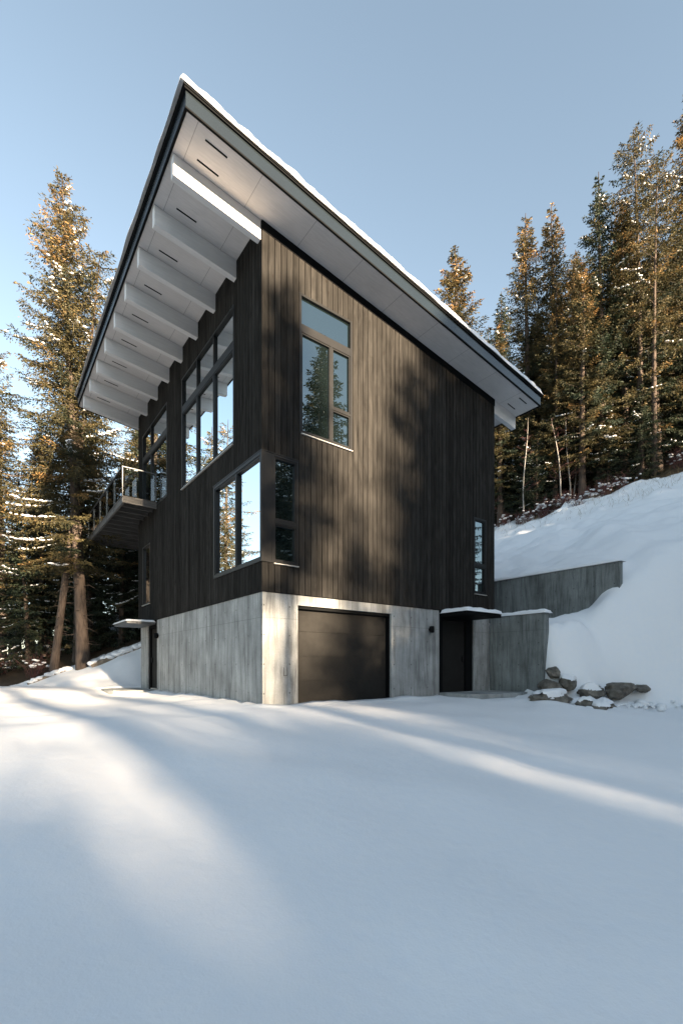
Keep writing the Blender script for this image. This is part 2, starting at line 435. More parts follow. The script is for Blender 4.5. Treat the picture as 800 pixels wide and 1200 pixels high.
def entry(mapf, a0, a1, z1, name='entry_door', leaf=(.14, .86)):
    """mapf(a, depth, z): depth positive outward"""
    def bx(mb, b0, b1, d0, d1, z0, z1): mb.quadbox([mapf(a, d, z) for z in (z0, z1) for a, d in ((b0, d1), (b1, d1), (b1, d0), (b0, d0))])
    w = a1 - a0; l0 = a0 + w * leaf[0]; l1 = a0 + w * leaf[1]
    mb = MB(); bx(mb, l0 + .012, l1 - .012, -.16, -.11, .09, z1 - .18)
    d = mb.build(name, M['door'], house, bevel=.003)
    mb = MB(); bx(mb, a0 + .002, l0, -.2, -.05, -.2, z1 - .01); bx(mb, l1, a1 - .002, -.2, -.05, -.2, z1 - .01); bx(mb, l0, l1, -.2, -.05, z1 - .17, z1 - .01)
    bx(mb, a0 + .002, a1 - .002, -.26, -.2005, -.2, z1 - .01)
    mb.build("door_frame", M['black'], d)
    mb = MB(); bx(mb, l0 + .01, l1 - .01, -.19, -.06, .035, .075); mb.build("threshold", M['sill'], d)
    mb = MB(); bx(mb, l1 - .12, l1 - .09, -.109, -.06, .95, 1.12); mb.build("handle", M['frame'], d)
    return d
entry(lambda a, d, z: (a, -d, z), 5.385, 6.90, CT - .10, leaf=(.13, .80))
entry(lambda a, d, z: (-d, a, z), 7.37, 8.50, CT - .10)

# entry canopies with snow
def snow_slab(name, poly_fn, nu, nv, parent, thick, edge, seed, m):
    """rounded snow cover: poly_fn(u,v)->(x,y,z) on its base, 0..1"""
    vs_, fs_ = [], []
    for j in range(nv + 1):
        for i in range(nu + 1):
            u, v = i / nu, j / nv
            p = poly_fn(u, v); e = min(u * poly_fn.lu, (1 - u) * poly_fn.lu, v * poly_fn.lv, (1 - v) * poly_fn.lv)
            q = min(1.0, e / edge); h = thick * math.sqrt(max(0, 1 - (1 - q) ** 2))
            h *= 1 + .36 * fbm(p[0] * 1.3, p[1] * 1.3, seed, 3) + .18 * fbm(p[0] * 5, p[1] * 5, seed, 2)
            ox = .028 * fbm(p[0] * .9, p[1] * .9, seed + 7, 2) * (1 - q)
            vs_.append((p[0] + ox, p[1] + ox, p[2] + max(h, 0.0)))
    for j in range(nv):
        for i in range(nu):
            a = j * (nu + 1) + i; fs_.append((a, a + 1, a + nu + 2, a + nu + 1))
    # skirt down so that the cover has a real underside edge
    b = len(vs_)
    ring = [i for i in range(nu + 1)] + [j * (nu + 1) + nu for j in range(1, nv + 1)] + [nv * (nu + 1) + i for i in range(nu - 1, -1, -1)] + [j * (nu + 1) for j in range(nv - 1, 0, -1)]
    for r in ring: x, y, z = vs_[r]; vs_.append((x, y, z - .012))
    for k in range(len(ring)):
        k2 = (k + 1) % len(ring); fs_.append((ring[k2], ring[k], b + k, b + k2))
    fs_.append(tuple(b + k for k in range(len(ring))))
    return mesh_obj(name, vs_, fs_, m, parent, True)
class Patch:
    def __init__(s, p00, p10, p11, p01):
        s.p = [Vector(p) for p in (p00, p10, p11, p01)]; s.lu = (s.p[1] - s.p[0]).length; s.lv = (s.p[3] - s.p[0]).length
    def __call__(s, u, v):
        a = s.p[0].lerp(s.p[1], u); b = s.p[3].lerp(s.p[2], u); return a.lerp(b, v)

mb = MB(); mb.box(5.40, 6.90, -.92, -.03, 2.17, 2.285); cn = mb.build("entry_canopy", M['black'], house, bevel=.006)
snow_slab("snow_cap", Patch((5.37, -.96, 2.28), (6.94, -.96, 2.28), (6.94, -.024, 2.28), (5.37, -.024, 2.28)), 34, 22, cn, .10, .12, 1.0, M['snow'])
mb = MB(); mb.box(-.92, -.03, 7.42, 9.20, 2.20, 2.29); cn = mb.build("entry_canopy", M['galv'], house, bevel=.006)
snow_slab("snow_cap", Patch((-.96, 7.39, 2.288), (-.024, 7.39, 2.288), (-.024, 9.24, 2.288), (-.96, 9.24, 2.288)), 22, 34, cn, .05, .10, 2.0, M['snow'])
# stoops
mb = MB(); mb.v = []; 
def stoop_mesh(pts, z0, z1, parent, name):
    n = len(pts); v = [(x, y, z0) for x, y in pts] + [(x, y, z1) for x, y in pts]
    f = [tuple(range(n - 1, -1, -1)), tuple(range(n, 2 * n))] + [(k, (k + 1) % n, n + (k + 1) % n, n + k) for k in range(n)]
    return mesh_obj(name, v, f, M['slab'], parent)
stoop_mesh([(5.39, -.004), (5.39, -.95), (5.9, -1.22), (6.5, -1.34), (7.1, -1.34), (7.64, -1.25), (7.64, -.004)], -.4, .10, house, "door_slab")
stoop_mesh([(-.004, 7.38), (-.9, 7.38), (-1.25, 7.7), (-1.4, 8.3), (-1.35, 9.2), (-1.1, 9.8), (-.004, 9.8)], -.4, .04, house, "door_slab")

# wall lamps: short cylinder on a bracket
def wall_lamp(p, out):
    p = Vector(p); out = Vector(out); mb = MB()
    c = p + out * .075
    mb.tube([c + Vector((0, 0, -.085)), c + Vector((0, 0, -.07)), c + Vector((0, 0, .07)), c + Vector((0, 0, .085))], [.055, .065, .065, .055], 16)
    o = mb.build("wall_lamp", M['black'], house, True)
    mb = MB(); mb.tube([p + out * .0005, p + out * .03], .05, 14); mb.build("lamp_bracket", M['black'], o, False)
wall_lamp((5.01, 0, 1.81), (0, -1, 0)); wall_lamp((0, 7.22, 1.82), (-1, 0, 0))

# ------------------------------------------------------------------ windows
def window(mapf, a0, a1, z0, z1, vbars=(), hbars=(), glass='glass', proud=.03, fw=.055, sashes=(), sill=True, hw=.05, skip_panes=(), pane_cells=None):
    def bx(mb, b0, b1, d0, d1, y0, y1): mb.quadbox([mapf(a, d, z) for z in (y0, y1) for a, d in ((b0, d1), (b1, d1), (b1, d0), (b0, d0))])
    mb = MB()
    bx(mb, a0, a0 + fw, -.06, proud, z0, z1); bx(mb, a1 - fw, a1, -.06, proud, z0, z1)
    bx(mb, a0 + fw, a1 - fw, -.06, proud, z1 - fw, z1); bx(mb, a0 + fw, a1 - fw, -.06, proud, z0, z0 + fw)
    for (v, b, t) in vbars: bx(mb, v - hw / 2, v + hw / 2, -.055, proud - .006, max(b, z0 + fw), min(t, z1 - fw))
    for (h, l, r, ww) in hbars: bx(mb, max(l, a0 + fw), min(r, a1 - fw), -.055, proud - .003, h - ww / 2, h + ww / 2)
    f = mb.build("window", M['frame'], house, bevel=.004)
    mb = MB()                                                     # inner sash rims
    for (b0, b1, y0, y1) in sashes:
        q = .032
        bx(mb, b0, b0 + q, -.045, proud - .016, y0, y1); bx(mb, b1 - q, b1, -.045, proud - .016, y0, y1)
        bx(mb, b0 + q, b1 - q, -.045, proud - .016, y1 - q, y1); bx(mb, b0 + q, b1 - q, -.045, proud - .016, y0, y0 + q)
    if sashes: mb.build("sash", M['frame'], f, bevel=.003)
    mb = MB()
    mb.v = [mapf(a0 + .02, -.028, z0 + .02), mapf(a1 - .02, -.028, z0 + .02), mapf(a1 - .02, -.028, z1 - .02), mapf(a0 + .02, -.028, z1 - .02)]
    mb.f = [(0, 1, 2, 3)]
    mb.build("pane", M[glass], f)
    if sill:
        mb = MB(); bx(mb, a0 + .03, a1 - .01, proud - .02, proud + .035, z0 - .022, z0 - .004); mb.build("sill", M['sill'], f)
    return f
LF = lambda a, d, z: (-d, a, z)        # left face
RF = lambda a, d, z: (a, -d, z)        # garage face
window(LF, 1.32, 4.86, 5.88, 9.05, [(2.53, 5.9, 9.0), (3.68, 5.9, 9.0)], [(8.15, 0, 9, .20)],
       sashes=[(1.38, 2.5, 5.94, 8.05), (2.56, 3.65, 5.94, 8.05), (3.71, 4.8, 5.94, 8.05)])
window(LF, 6.22, 9.04, 6.10, 9.03, [(8.0, 6.2, 9.0)], [(8.15, 0, 10, .20)], sashes=[(6.28, 7.97, 6.16, 8.05), (8.03, 8.98, 6.16, 8.05)], sill=False)
window(LF, -.045, 2.48, 2.97, 5.23, [(1.20, 3, 5.2)], [], proud=.045, fw=.075, sashes=[(.03, 1.17, 3.045, 5.155), (1.23, 2.40, 3.045, 5.155)], sill=False, hw=.06)
window(LF, 8.07, 9.04, 2.98, 5.05, [], [])
window(RF, .875, 2.325, 5.86, 8.90, [(1.73, 5.9, 8.1)], [(8.15, 0, 9, .18), (6.68, 1.75, 2.3, .06)],
       sashes=[(.93, 1.705, 5.915, 8.06), (1.755, 2.27, 6.71, 8.06), (1.755, 2.27, 5.915, 6.65)], glass='glass_dim')
window(RF, .205, .845, 2.965, 5.23, [], [(3.83, 0, 1, .10)], sashes=[(.26, .79, 3.02, 3.78), (.26, .79, 3.88, 5.175)], glass='glass_dim', proud=.042)
window(RF, 6.86, 7.45, 2.955, 5.20, [], [(3.80, 6, 8, .08)], sashes=[(6.915, 7.395, 3.01, 3.76), (6.915, 7.395, 3.84, 5.145)], glass='glass_dim')
mb = MB(); mb.box(-.044, .2045, -.04, -.0005, 2.967, 5.228); mb.build("corner_panel", M['frame'], house, bevel=.004)
mb = MB(); mb.box(-.047, .85, -.052, -.0005, 5.231, 5.25); mb.box(-.052, -.0005, -.0003, 2.5, 5.231, 5.25); mb.build("window_head_flashing", M['frame'], house)

# ------------------------------------------------------------------ roof
RX0, RX1, RY0, RY1 = -1.855, 9.08, -.82, 10.53
mb = MB(); mb.rbox(RX0 + .03, RX1 - .03, RY0 + .03, RY1 - .03, 0, .28)
roof = mb.build("roof", M['soffit'], house)
mb = MB()      # fascia boards, butted at the corners, with a dark lip at the foot and a stepped drip edge at the top
mb.rbox(RX0, RX1, RY0, RY0 + .0295, .012, .285); mb.rbox(RX0, RX1, RY1 - .0295, RY1, .012, .285)
mb.rbox(RX0, RX0 + .0295, RY0 + .03, RY1 - .03, .012, .285); mb.rbox(RX1 - .0295, RX1, RY0 + .03, RY1 - .03, .012, .285)
mb.build("fascia", M['fascia'], roof)
mb = MB()
mb.rbox(RX0 - .012, RX1 + .012, RY0 - .012, RY0 + .03, -.02, .010); mb.rbox(RX0 - .012, RX1 + .012, RY1 - .03, RY1 + .012, -.02, .010)
mb.rbox(RX0 - .012, RX0 + .03, RY0 + .032, RY1 - .032, -.02, .010); mb.rbox(RX1 - .03, RX1 + .012, RY0 + .032, RY1 - .032, -.02, .010)
mb.rbox(RX0 - .03, RX1 + .03, RY0 - .03, RY1 + .03, .287, .317)
mb.rbox(RX0 - .045, RX1 + .045, RY0 - .045, RY1 + .045, .319, .356)
mb.build("drip_edge", M['black'], roof)
for k in range(9):                             # white glulam rafters
    y0 = 1.2 * k; y1 = y0 + .14
    if k == 8: y0, y1 = 9.62 - .02, 9.74
    q = MB()
    def raf(x0, x1, h): q.quadbox([(x, y, ZR(x) + hh) for hh in (-h, -.002) for x, y in ((x0, y0), (x1, y0), (x1, y1), (x0, y1))])
    raf(-1.80, .0 if k not in (0,) else -.034, .40)
    q.build("rafter", M['rafter'], roof, bevel=.008)
    q = MB(); q.rbox(W + .006, 9.03, y0, y1, -.40, -.002); q.build("rafter_tail", M['rafter'], roof, bevel=.008)
vents = []
for k in range(8): vents.append((-1.43, -1.02, 1.2 * k + .97))
vents += [(-1.43, -1.02, -.59), (-1.43, -1.02, -.185), (8.31, 8.70, -.58), (8.31, 8.70, -.19)]
for (x0, x1, y) in vents:
    q = MB(); q.rbox(x0, x1, y - .016, y + .016, -.006, -.0005); q.build("soffit_vent", M['black'], roof)
SX0, SX1, SY0, SY1 = RX0 - .10, RX1 + .07, RY0 - .055, RY1 + .06
pr = Patch(*[(x, y, ZR(x) + .366) for x, y in ((SX0, SY0), (SX1, SY0), (SX1, SY1), (SX0, SY1))])
snow_slab("roof_snow", pr, 170, 170, roof, .19, .12, 3.0, M['roofsnow'])

# ------------------------------------------------------------------ balcony wrapping the rear corner
bx0, by0, by1 = -1.06, 7.30, 13.5
q = MB()
q.box(bx0, -.03, by0, by0 + .06, 5.99, 6.17)                     # rim joists
q.box(bx0, bx0 + .06, by0 + .06, by1, 5.99, 6.17)
q.box(bx0 + .06, 5.0, by1 - .06, by1, 5.99, 6.17)
for i in range(11):
    y = by0 + .45 + i * .56
    q.box(bx0 + .06, -.03 if y < 9.62 else 5.0, y, y + .045, 6.0, 6.165)
balc = q.build("balcony", M['deckwood'], house)
q = MB()
for i in range(43):
    y = by0 + .001 + i * .1442
    q.box(bx0 - .015, -.03 if y < 9.63 else 5.0, y, y + .134, 6.172, 6.205)
q.build("deck_boards", M['deckwood'], balc)
posts = [by0 + .03 + (by1 - by0 - .06) * i / 5 for i in range(6)]
for y in posts:
    q = MB(); q.box(bx0 - .012, bx0 + .010, y - .011, y + .011, 6.0, 7.10); q.build("railing_post", M['galv'], balc)
q = MB(); q.box(-.06, -.038, by0 + .014, by0 + .036, 6.206, 7.10); q.build("railing_post", M['galv'], balc)
q = MB(); q.box(bx0 - .022, bx0 + .02, by0 - .005, by1 + .01, 7.105, 7.132); q.box(bx0 + .022, -.03, by0 - .005, by0 + .040, 7.105, 7.132); q.box(bx0 + .032, 5, by1 - .05, by1 + .01, 7.105, 7.145)
q.build("handrail", M['galv'], balc)
for i in range(5):
    q = MB(); q.box(bx0 + .0, bx0 + .01, posts[i] + .03, posts[i + 1] - .03, 6.24, 7.08); q.build("glass_panel", M['clear'], balc)
q = MB(); q.box(bx0 + .05, -.09, by0 + .025, by0 + .035, 6.24, 7.08); q.build("glass_panel", M['clear'], balc)

# ------------------------------------------------------------------ retaining walls
q = MB(); q.v = []
def wall(name, x0, x1, y0, y1, z0, ztop0, ztop1, m, label, snow_t, seed):
    e = empty(name, ((x0 + x1) / 2, y0, 0))
    L = [(x - e.location.x, y - e.location.y, z) for x, y, z in ((x0, y0, z0), (x1, y0, z0), (x1, y1, z0), (x0, y1, z0), (x0, y0, ztop0), (x1, y0, ztop0), (x1, y1, ztop1), (x0, y1, ztop1))]
    q = MB(); q.quadbox(L); q.build("concrete_wall", m, e, bevel=.012)
    p = Patch(*[(L[i][0] + ox, L[i][1] + oy, L[i][2] - .004) for i, ox, oy in ((4, -.05, -.07), (5, .05, -.07), (6, .05, -.02), (7, -.05, -.02))])
    snow_slab("snow_cap", p, 10, 46, e, snow_t, .13, seed, M['snow'])
    tag(e, label, 'wall')
    return e
wall("retaining_wall", 7.665, 7.92, -1.74, -.0005, -.5, 2.31, 2.31, M['wallconc'], 'lower concrete wing wall beside the garage side entry door, capped with snow', .10, 4.0)
wall("retaining_wall", 10.5, 10.72, -2.50, 8.5, -.5, 3.97, 3.97, M['wallconc'], 'upper streaked concrete retaining wall in the snowy hillside right of the house', .10, 5.0)

# ------------------------------------------------------------------ boulders
def ico(sub=2):
    import bmesh
    bm = bmesh.new(); bmesh.ops.create_icosphere(bm, subdivisions=sub, radius=1.0)
    v = np.array([x.co[:] for x in bm.verts]); f = np.array([[y.index for y in x.verts] for x in bm.faces]); bm.free(); return v, f
ICO1 = ico(1); ICO2 = ico(2); ICO3 = ico(4)
def boulder(loc, size, rz, seed, label, snow=True):
    e = empty("boulder", (loc[0], loc[1], loc[2] - .22 * size[2]), rz)
    v, f = ICO3; out = []
    for p in v:
        pv = Vector(p)
        d = 1 + .30 * fbm(*(pv * 1.1 + Vector((seed, 0, 0))), 3) +   .17 * fbm(*(pv * 3.4 + Vector((0, seed, 0))), 3)
        qv = pv * d
        for nn in range(5):                                  # chip flat facets
            r2 = random.Random(seed * 31 + nn); nrm = Vector((r2.uniform(-1, 1), r2.uniform(-1, 1), r2.uniform(-.4, 1))).normalized()
            c = r2.uniform(.62, .82); dd = qv.dot(nrm) - c
            if dd > 0: qv -= nrm * dd * .97
        out.append((qv.x * size[0] * 1.12, qv.y * size[1] * 1.1, qv.z * size[2] * .82))
    np_mesh("stone", np.array(out), f, M['rock'], False, parent=e)
    if snow:
        o2 = np.array(out); top = o2.copy(); nz_ = v[:, 2]
        lift = np.clip((nz_ - .25) * 2.2, 0, 1)[:, None]
        cap = o2 * (1 + .03 * lift); cap[:, 2] += (.10 * size[2] + .035) * lift[:, 0] - .03 * (1 - lift[:, 0])
        keep = (nz_[f].mean(1) > .47 + .42 * np.array([fbm(*(Vector(v[q].mean(0)) * 1.25 + Vector((seed, 5, 0))), 1) for q in f]))
        if keep.sum() > 10: np_mesh("snow_cap", cap, f[keep], M['snow'], True, parent=e)['kind'] = 'stuff'
    tag(e, label, 'rock')
BL = [((6.78, -2.42, .08), (.72, .40, .27), .25, 1, 'large flat topped boulder at the foot of the wing wall', True),
      ((7.28, -2.12, .36), (.30, .26, .24), .7, 2, 'rounded boulder against the end of the wing wall, above the flat one', False),
      ((7.80, -2.30, .42), (.34, .26, .23), .2, 3, 'pale boulder second from the wing wall in the upper row', True),
      ((8.12, -2.74, .20), (.34, .26, .25), 1.1, 4, 'squat boulder in the middle of the rock row under snow', True),
      ((8.80, -3.20, .26), (.64, .32, .27), .05, 5, 'long brown boulder at the right end of the rock row', False),
      ((9.38, -3.50, .26), (.24, .17, .13), .4, 6, 'small dark stone at the far right tip of the rock row', False),
      ((7.10, -3.55, -.12), (.38, .27, .22), .4, 7, 'small boulder lying lowest in the driveway snow', True),
      ((6.92, -3.20, -.04), (.22, .18, .16), 1.4, 8, 'small snow dusted stone just above the lowest boulder', True),
      ((7.66, -1.98, .70), (.20, .18, .2), .4, 9, 'dark stone wedged high beside the wing wall end', False)]
for (l, s_, r_, sd, lb, sn) in BL: boulder(l, s_, r_, sd, lb, sn)

#TREES
# ------------------------------------------------------------------ trees
def snow_blobs(pts, sizes, seed):
    """low flattened lumps of snow; pts (n,3), sizes (n,3) -> verts, faces"""
    r = np.random.default_rng(seed); v, f = ICO2; n = len(pts)
    if n == 0: return np.zeros((0, 3)), np.zeros((0, 3), int)
    ang = r.random(n) * 6.28
    vv = np.repeat(v[None], n, 0) * (1 + .22 * (r.random((n, len(v), 1)) - .5))
    vv = vv * sizes[:, None, :]
    c, s = np.cos(ang)[:, None], np.sin(ang)[:, None]
    x = vv[:, :, 0] * c - vv[:, :, 1] * s; y = vv[:, :, 0] * s + vv[:, :, 1] * c
    vv = np.stack([x, y, vv[:, :, 2]], 2) + pts[:, None, :]
    ff = f[None] + (np.arange(n) * len(v))[:, None, None]
    return vv.reshape(-1, 3), ff.reshape(-1, 3)

def conifer_meshes(seed, H, z0, R, whorl=.36, per=5, leaf_l=.20, leaf_w=.075, snow_n=120, pw=.8, droop=.55, twig_step=.2, lean=0, dead=10, density=1.0, warmtop=.35, r0=None, gap=.1):
    """returns (trunk verts/faces, needle verts/faces/tint, snow verts/faces)"""
    r = random.Random(seed); mb = MB()
    r0 = r0 or .0105 * H + .05
    px, py = r.uniform(0, 6), r.uniform(0, 6)
    def ax(z): q = z / H; return Vector((.10 * math.sin(q * 5 + px) * q + lean * q, .10 * math.sin(q * 4 + py) * q, z))
    ns = 14
    mb.tube([ax(H * i / ns - (.5 if i == 0 else 0)) for i in range(ns + 1)], [r0 * (1.28 if i == 0 else 1) * (1 - .96 * (i / ns) ** 1.05) + .008 for i in range(ns + 1)], 9)
    LC, LD, LT, sp, ss = [], [], [], [], []
    z = z0
    while z < H - .15:
        q = (z - z0) / (H - z0)
        Lm = R * ((1 - q) ** pw) * (.55 + .45 * min(1, q / .12)) + .10
        nb = per if q < .9 else 4
        a0 = r.uniform(0, 6.28)
        for k in range(nb):
            if r.random() < gap: continue
            a = a0 + 6.283 * k / nb + r.uniform(-.4, .4); L = Lm * r.choice((r.uniform(.45, .9), r.uniform(.7, 1.05), r.uniform(.9, 1.3)))
            pit = .60 * q ** 1.3 + .08 - (1 - q) * droop * .35 + r.uniform(-.12, .12)
            p = ax(z + r.uniform(-.15, .15)); n = max(2, int(L / twig_step)); st = L / n
            snowy = r.random() < snow_n * 3.2; pts = [p.copy()]; clump = r.gauss(.42, .15); ca, sa = math.cos(a), math.sin(a)
            for i in range(n):
                fr = (i + 1) / n
                ph = pit - droop * .5 * math.sin(fr * 2.4) + (.30 * fr * fr)
                wa = r.uniform(-.10, .10)
                p = p + Vector((math.cos(a + wa) * math.cos(ph), math.sin(a + wa) * math.cos(ph), math.sin(ph))) * st
                pts.append(p.copy())
                if fr < .16 and L > 1: continue
                tl = min(.46, .14 + .22 * L) * (1.05 - .6 * fr) * r.uniform(.6, 1.25)
                for sd in ((-1, 1, 0) if i == n - 1 else (-1, 1, 2) if i % 2 else (-1, 1)):
                    if r.random() > density: continue
                    fw = r.uniform(.35, .85); dn = -r.uniform(.05, .55) * droop
                    d = Vector((ca * .45 + r.gauss(0, .25), sa * .45 + r.gauss(0, .25), -.9)) if sd == 2 else Vector((ca * fw - sa * sd, sa * fw + ca * sd, dn)) if sd else Vector((ca, sa, .12))
                    d.normalize(); m = max(2, int(tl / (leaf_l * .55))); tt = clump + r.gauss(0, .06) + .14 * (fr - .5) - (.10 if sd == 2 else 0)
                    for j in range(m + 1):
                        c = p + d * (tl * (j + .3) / (m + .3)) + Vector((r.gauss(0, .028), r.gauss(0, .028), r.gauss(0, .028) - .015 * j))
                        LC.append(c); LD.append((d.x + r.gauss(0, .38), d.y + r.gauss(0, .38), d.z + r.gauss(0, .32)))
                        LT.append(tt + r.gauss(0, .045) + (.08 if j == m else 0) + warmtop * .7 * max(0, q - .5))  # warms towards the crown top: cone brown and golden sunlight put into the colour
                if snowy and L > .45 and .35 < fr and r.random() < .8:
                    sp.append(p + Vector((r.gauss(0, .05), r.gauss(0, .05), .045))); w = r.uniform(.035, .085); ss.append((w * r.uniform(1.0, 1.7), w, w * r.uniform(.45, .65)))
            if len(pts) > 3: mb.tube(pts[::2] if len(pts) % 2 else pts[::2] + [pts[-1]], [max(.004, .012 * L ** .6 * (1 - i / (len(pts) / 2 + 1))) for i in range(len(pts[::2]) + (0 if len(pts) % 2 else 1))], 3, False)
        z += whorl * r.uniform(.7, 1.25) * (.75 + .5 * (1 - q))
    for k in range(dead):                                     # bare dead stubs on the lower trunk
        zz = r.uniform(.12, 1) * z0; a = r.uniform(0, 6.28); L = r.uniform(.3, 1.3); p = ax(zz)
        mb.tube([p, p + Vector((math.cos(a), math.sin(a), r.uniform(-.3, .15))) * L * .6, p + Vector((math.cos(a + .2), math.sin(a + .2), r.uniform(-.5, .1))) * L], [.022, .014, .005], 4, False)
    C = np.array([tuple(c) for c in LC]); Dr = np.array(LD); Dr /= np.linalg.norm(Dr, axis=1)[:, None]
    g = np.random.default_rng(seed); n = len(C)
    Rn = g.normal(size=(n, 3)); Wd = np.cross(Dr, Rn); Wd /= np.linalg.norm(Wd, axis=1)[:, None] + 1e-6
    l = leaf_l * g.uniform(.6, 1.25, n)[:, None]; w = leaf_w * g.uniform(.6, 1.3, n)[:, None]
    V = np.stack([C - Dr * l * .5, C + Wd * w * .5 + Dr * l * .08, C + Dr * l * .5, C - Wd * w * .5 + Dr * l * .08], 1).reshape(-1, 3)
    Fc = np.arange(n * 4).reshape(n, 4)
    T = np.clip(np.array(LT), 0, 1)
    SV, SF = snow_blobs(np.array([tuple(x) for x in sp]) if sp else np.zeros((0, 3)), np.array(ss), seed + 9)
    return mb, (V, Fc, T), (SV, SF)

def make_tree(spec, leafmat, barkmat, name):
    mb, (V, Fc, T), (SV, SF) = conifer_meshes(**spec)
    e = empty(name, (0, 0, 0))
    mb.build("trunk", barkmat, e, True)
    np_mesh("crown", V, Fc, leafmat, False, T, e)
    if len(SV): np_mesh("branch_snow", SV, SF, M['snow'], True, None, e)['kind'] = 'stuff'
    return e, spec['H']
def place_copy(proto, loc, height, rz, label, group=None, lean=(0, 0), first=None, wide=1.0):
    root, H = proto; s = height / H
    if root.get('used') is None: r_ = root; root['used'] = 1; kids = []
    else:
        r_ = root.copy(); col.objects.link(r_)
        for ch in list(root.children):
            c = ch.copy(); col.objects.link(c); c.parent = r_
    r_.location = loc; r_.scale = (s * wide, s * wide, s); r_.rotation_euler = (lean[0], lean[1], rz)
    r_['label'] = label; r_['category'] = 'tree'
    if group: r_['group'] = group
    elif 'group' in r_: del r_['group']
    return r_

P_ = {}
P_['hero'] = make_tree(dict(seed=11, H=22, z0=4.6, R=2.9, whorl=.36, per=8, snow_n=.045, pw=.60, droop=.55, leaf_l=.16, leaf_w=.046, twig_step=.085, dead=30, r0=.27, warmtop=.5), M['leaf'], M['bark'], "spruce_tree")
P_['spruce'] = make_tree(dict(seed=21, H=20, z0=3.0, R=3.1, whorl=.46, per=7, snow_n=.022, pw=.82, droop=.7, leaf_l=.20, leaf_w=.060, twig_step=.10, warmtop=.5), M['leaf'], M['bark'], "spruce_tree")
P_['fir'] = make_tree(dict(seed=31, H=20, z0=2.2, R=3.0, whorl=.48, per=7, snow_n=.028, pw=.88, droop=.9, leaf_l=.21, leaf_w=.062, twig_step=.10), M['leafdark'], M['bark'], "fir_tree")
P_['slim'] = make_tree(dict(seed=41, H=18, z0=3.0, R=2.2, whorl=.42, per=7, snow_n=.022, pw=.80, droop=.8, leaf_l=.19, leaf_w=.058, twig_step=.095, warmtop=.4), M['leaf'], M['bark'], "spruce_tree")
P_['lower'] = make_tree(dict(seed=51, H=9, z0=.4, R=2.1, whorl=.32, per=6, snow_n=.04, pw=.9, droop=.8, leaf_l=.19, leaf_w=.065, twig_step=.12, dead=0), M['leafdark'], M['bark'], "young_fir_tree")
P_['pine'] = make_tree(dict(seed=61, H=22, z0=11.0, R=2.9, whorl=.60, per=6, snow_n=.045, pw=.5, droop=.4, leaf_l=.20, leaf_w=.06, twig_step=.10, dead=40, r0=.20, gap=.25), M['leaf'], M['bark'], "pine_tree")
P_['sparse'] = make_tree(dict(seed=71, H=19, z0=6.0, R=2.5, whorl=.60, per=6, snow_n=.045, pw=.6, droop=.6, leaf_l=.18, leaf_w=.056, twig_step=.10, dead=30, gap=.25), M['leaf'], M['bark'], "spruce_tree")
P_['thick'] = make_tree(dict(seed=91, H=12, z0=.5, R=2.0, whorl=.27, per=7, snow_n=.03, pw=.45, droop=.7, leaf_l=.25, leaf_w=.12, dead=0), M['leafdark'], M['bark'], "fir_tree")
P_['airy'] = make_tree(dict(seed=95, H=14, z0=1.0, R=1.7, whorl=.5, per=5, snow_n=0, pw=.5, droop=.6, leaf_l=.2, leaf_w=.07, twig_step=.2, dead=0, gap=.25, density=.85), M['leaf'], M['bark'], "sun_filter_tree")
P_['spire'] = make_tree(dict(seed=81, H=20, z0=14.6, R=.95, whorl=.26, per=6, snow_n=.0, pw=.6, droop=.6, leaf_l=.22, leaf_w=.11, dead=20, gap=.1), M['leafdark'], M['bark'], "pine_tree")

YAW = math.radians(37.19); FW = Vector((math.sin(YAW), math.cos(YAW), 0)); RT = Vector((math.cos(YAW), -math.sin(YAW), 0))
def spot(x_right, depth):
    """ground point a number of metres right of and in front of the tripod"""
    p = Vector((CAM.x, CAM.y, 0)) + RT * x_right + FW * depth
    return Vector((p.x, p.y, gz(p.x, p.y) - .05))

# --- the trees that stand out, left of the house
place_copy(P_['hero'], spot(-10.95, 20.0), 20.4, .3, 'tall sunlit spruce with a rounded golden top beside the balcony', lean=(0, -.045))
place_copy(P_['pine'], spot(-12.35, 20.2), 17.6, 2.2, 'leaning trunk at the far left edge with a sunlit strip of bark near its foot', lean=(.0, -.15))
place_copy(P_['sparse'], spot(-12.1, 21.6), 14.5, 1.2, 'shaded thick trunk just left of the tall golden spruce', lean=(0, .02))
place_copy(P_['sparse'], spot(-16.2, 22.0), 16.0, 4.0, 'thin spruce cut by the left edge of the picture')
place_copy(P_['spruce'], spot(-8.6, 25.5), 14.0, .9, 'golden spruce glimpsed under the balcony and left of the entry canopy')
place_copy(P_['slim'], spot(-11.6, 27.5), 15.5, 2.9, 'lower spruce with lit boughs behind the balcony railing')
# --- right of the house on the hill
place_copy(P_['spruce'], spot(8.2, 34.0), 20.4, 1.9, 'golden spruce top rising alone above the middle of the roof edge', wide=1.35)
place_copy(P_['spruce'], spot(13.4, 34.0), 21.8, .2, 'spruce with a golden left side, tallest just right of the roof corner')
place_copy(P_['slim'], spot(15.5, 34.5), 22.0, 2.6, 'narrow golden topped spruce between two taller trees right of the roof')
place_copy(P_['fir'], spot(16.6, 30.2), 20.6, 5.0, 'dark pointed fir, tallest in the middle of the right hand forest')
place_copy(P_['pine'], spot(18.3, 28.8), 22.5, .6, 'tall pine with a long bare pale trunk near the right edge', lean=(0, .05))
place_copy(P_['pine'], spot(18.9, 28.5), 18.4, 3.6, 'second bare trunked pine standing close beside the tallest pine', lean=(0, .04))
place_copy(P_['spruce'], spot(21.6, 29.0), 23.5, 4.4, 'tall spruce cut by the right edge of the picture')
place_copy(P_['slim'], spot(11.1, 33.0), 14.5, 4.4, 'small spruce behind the lower roof corner')

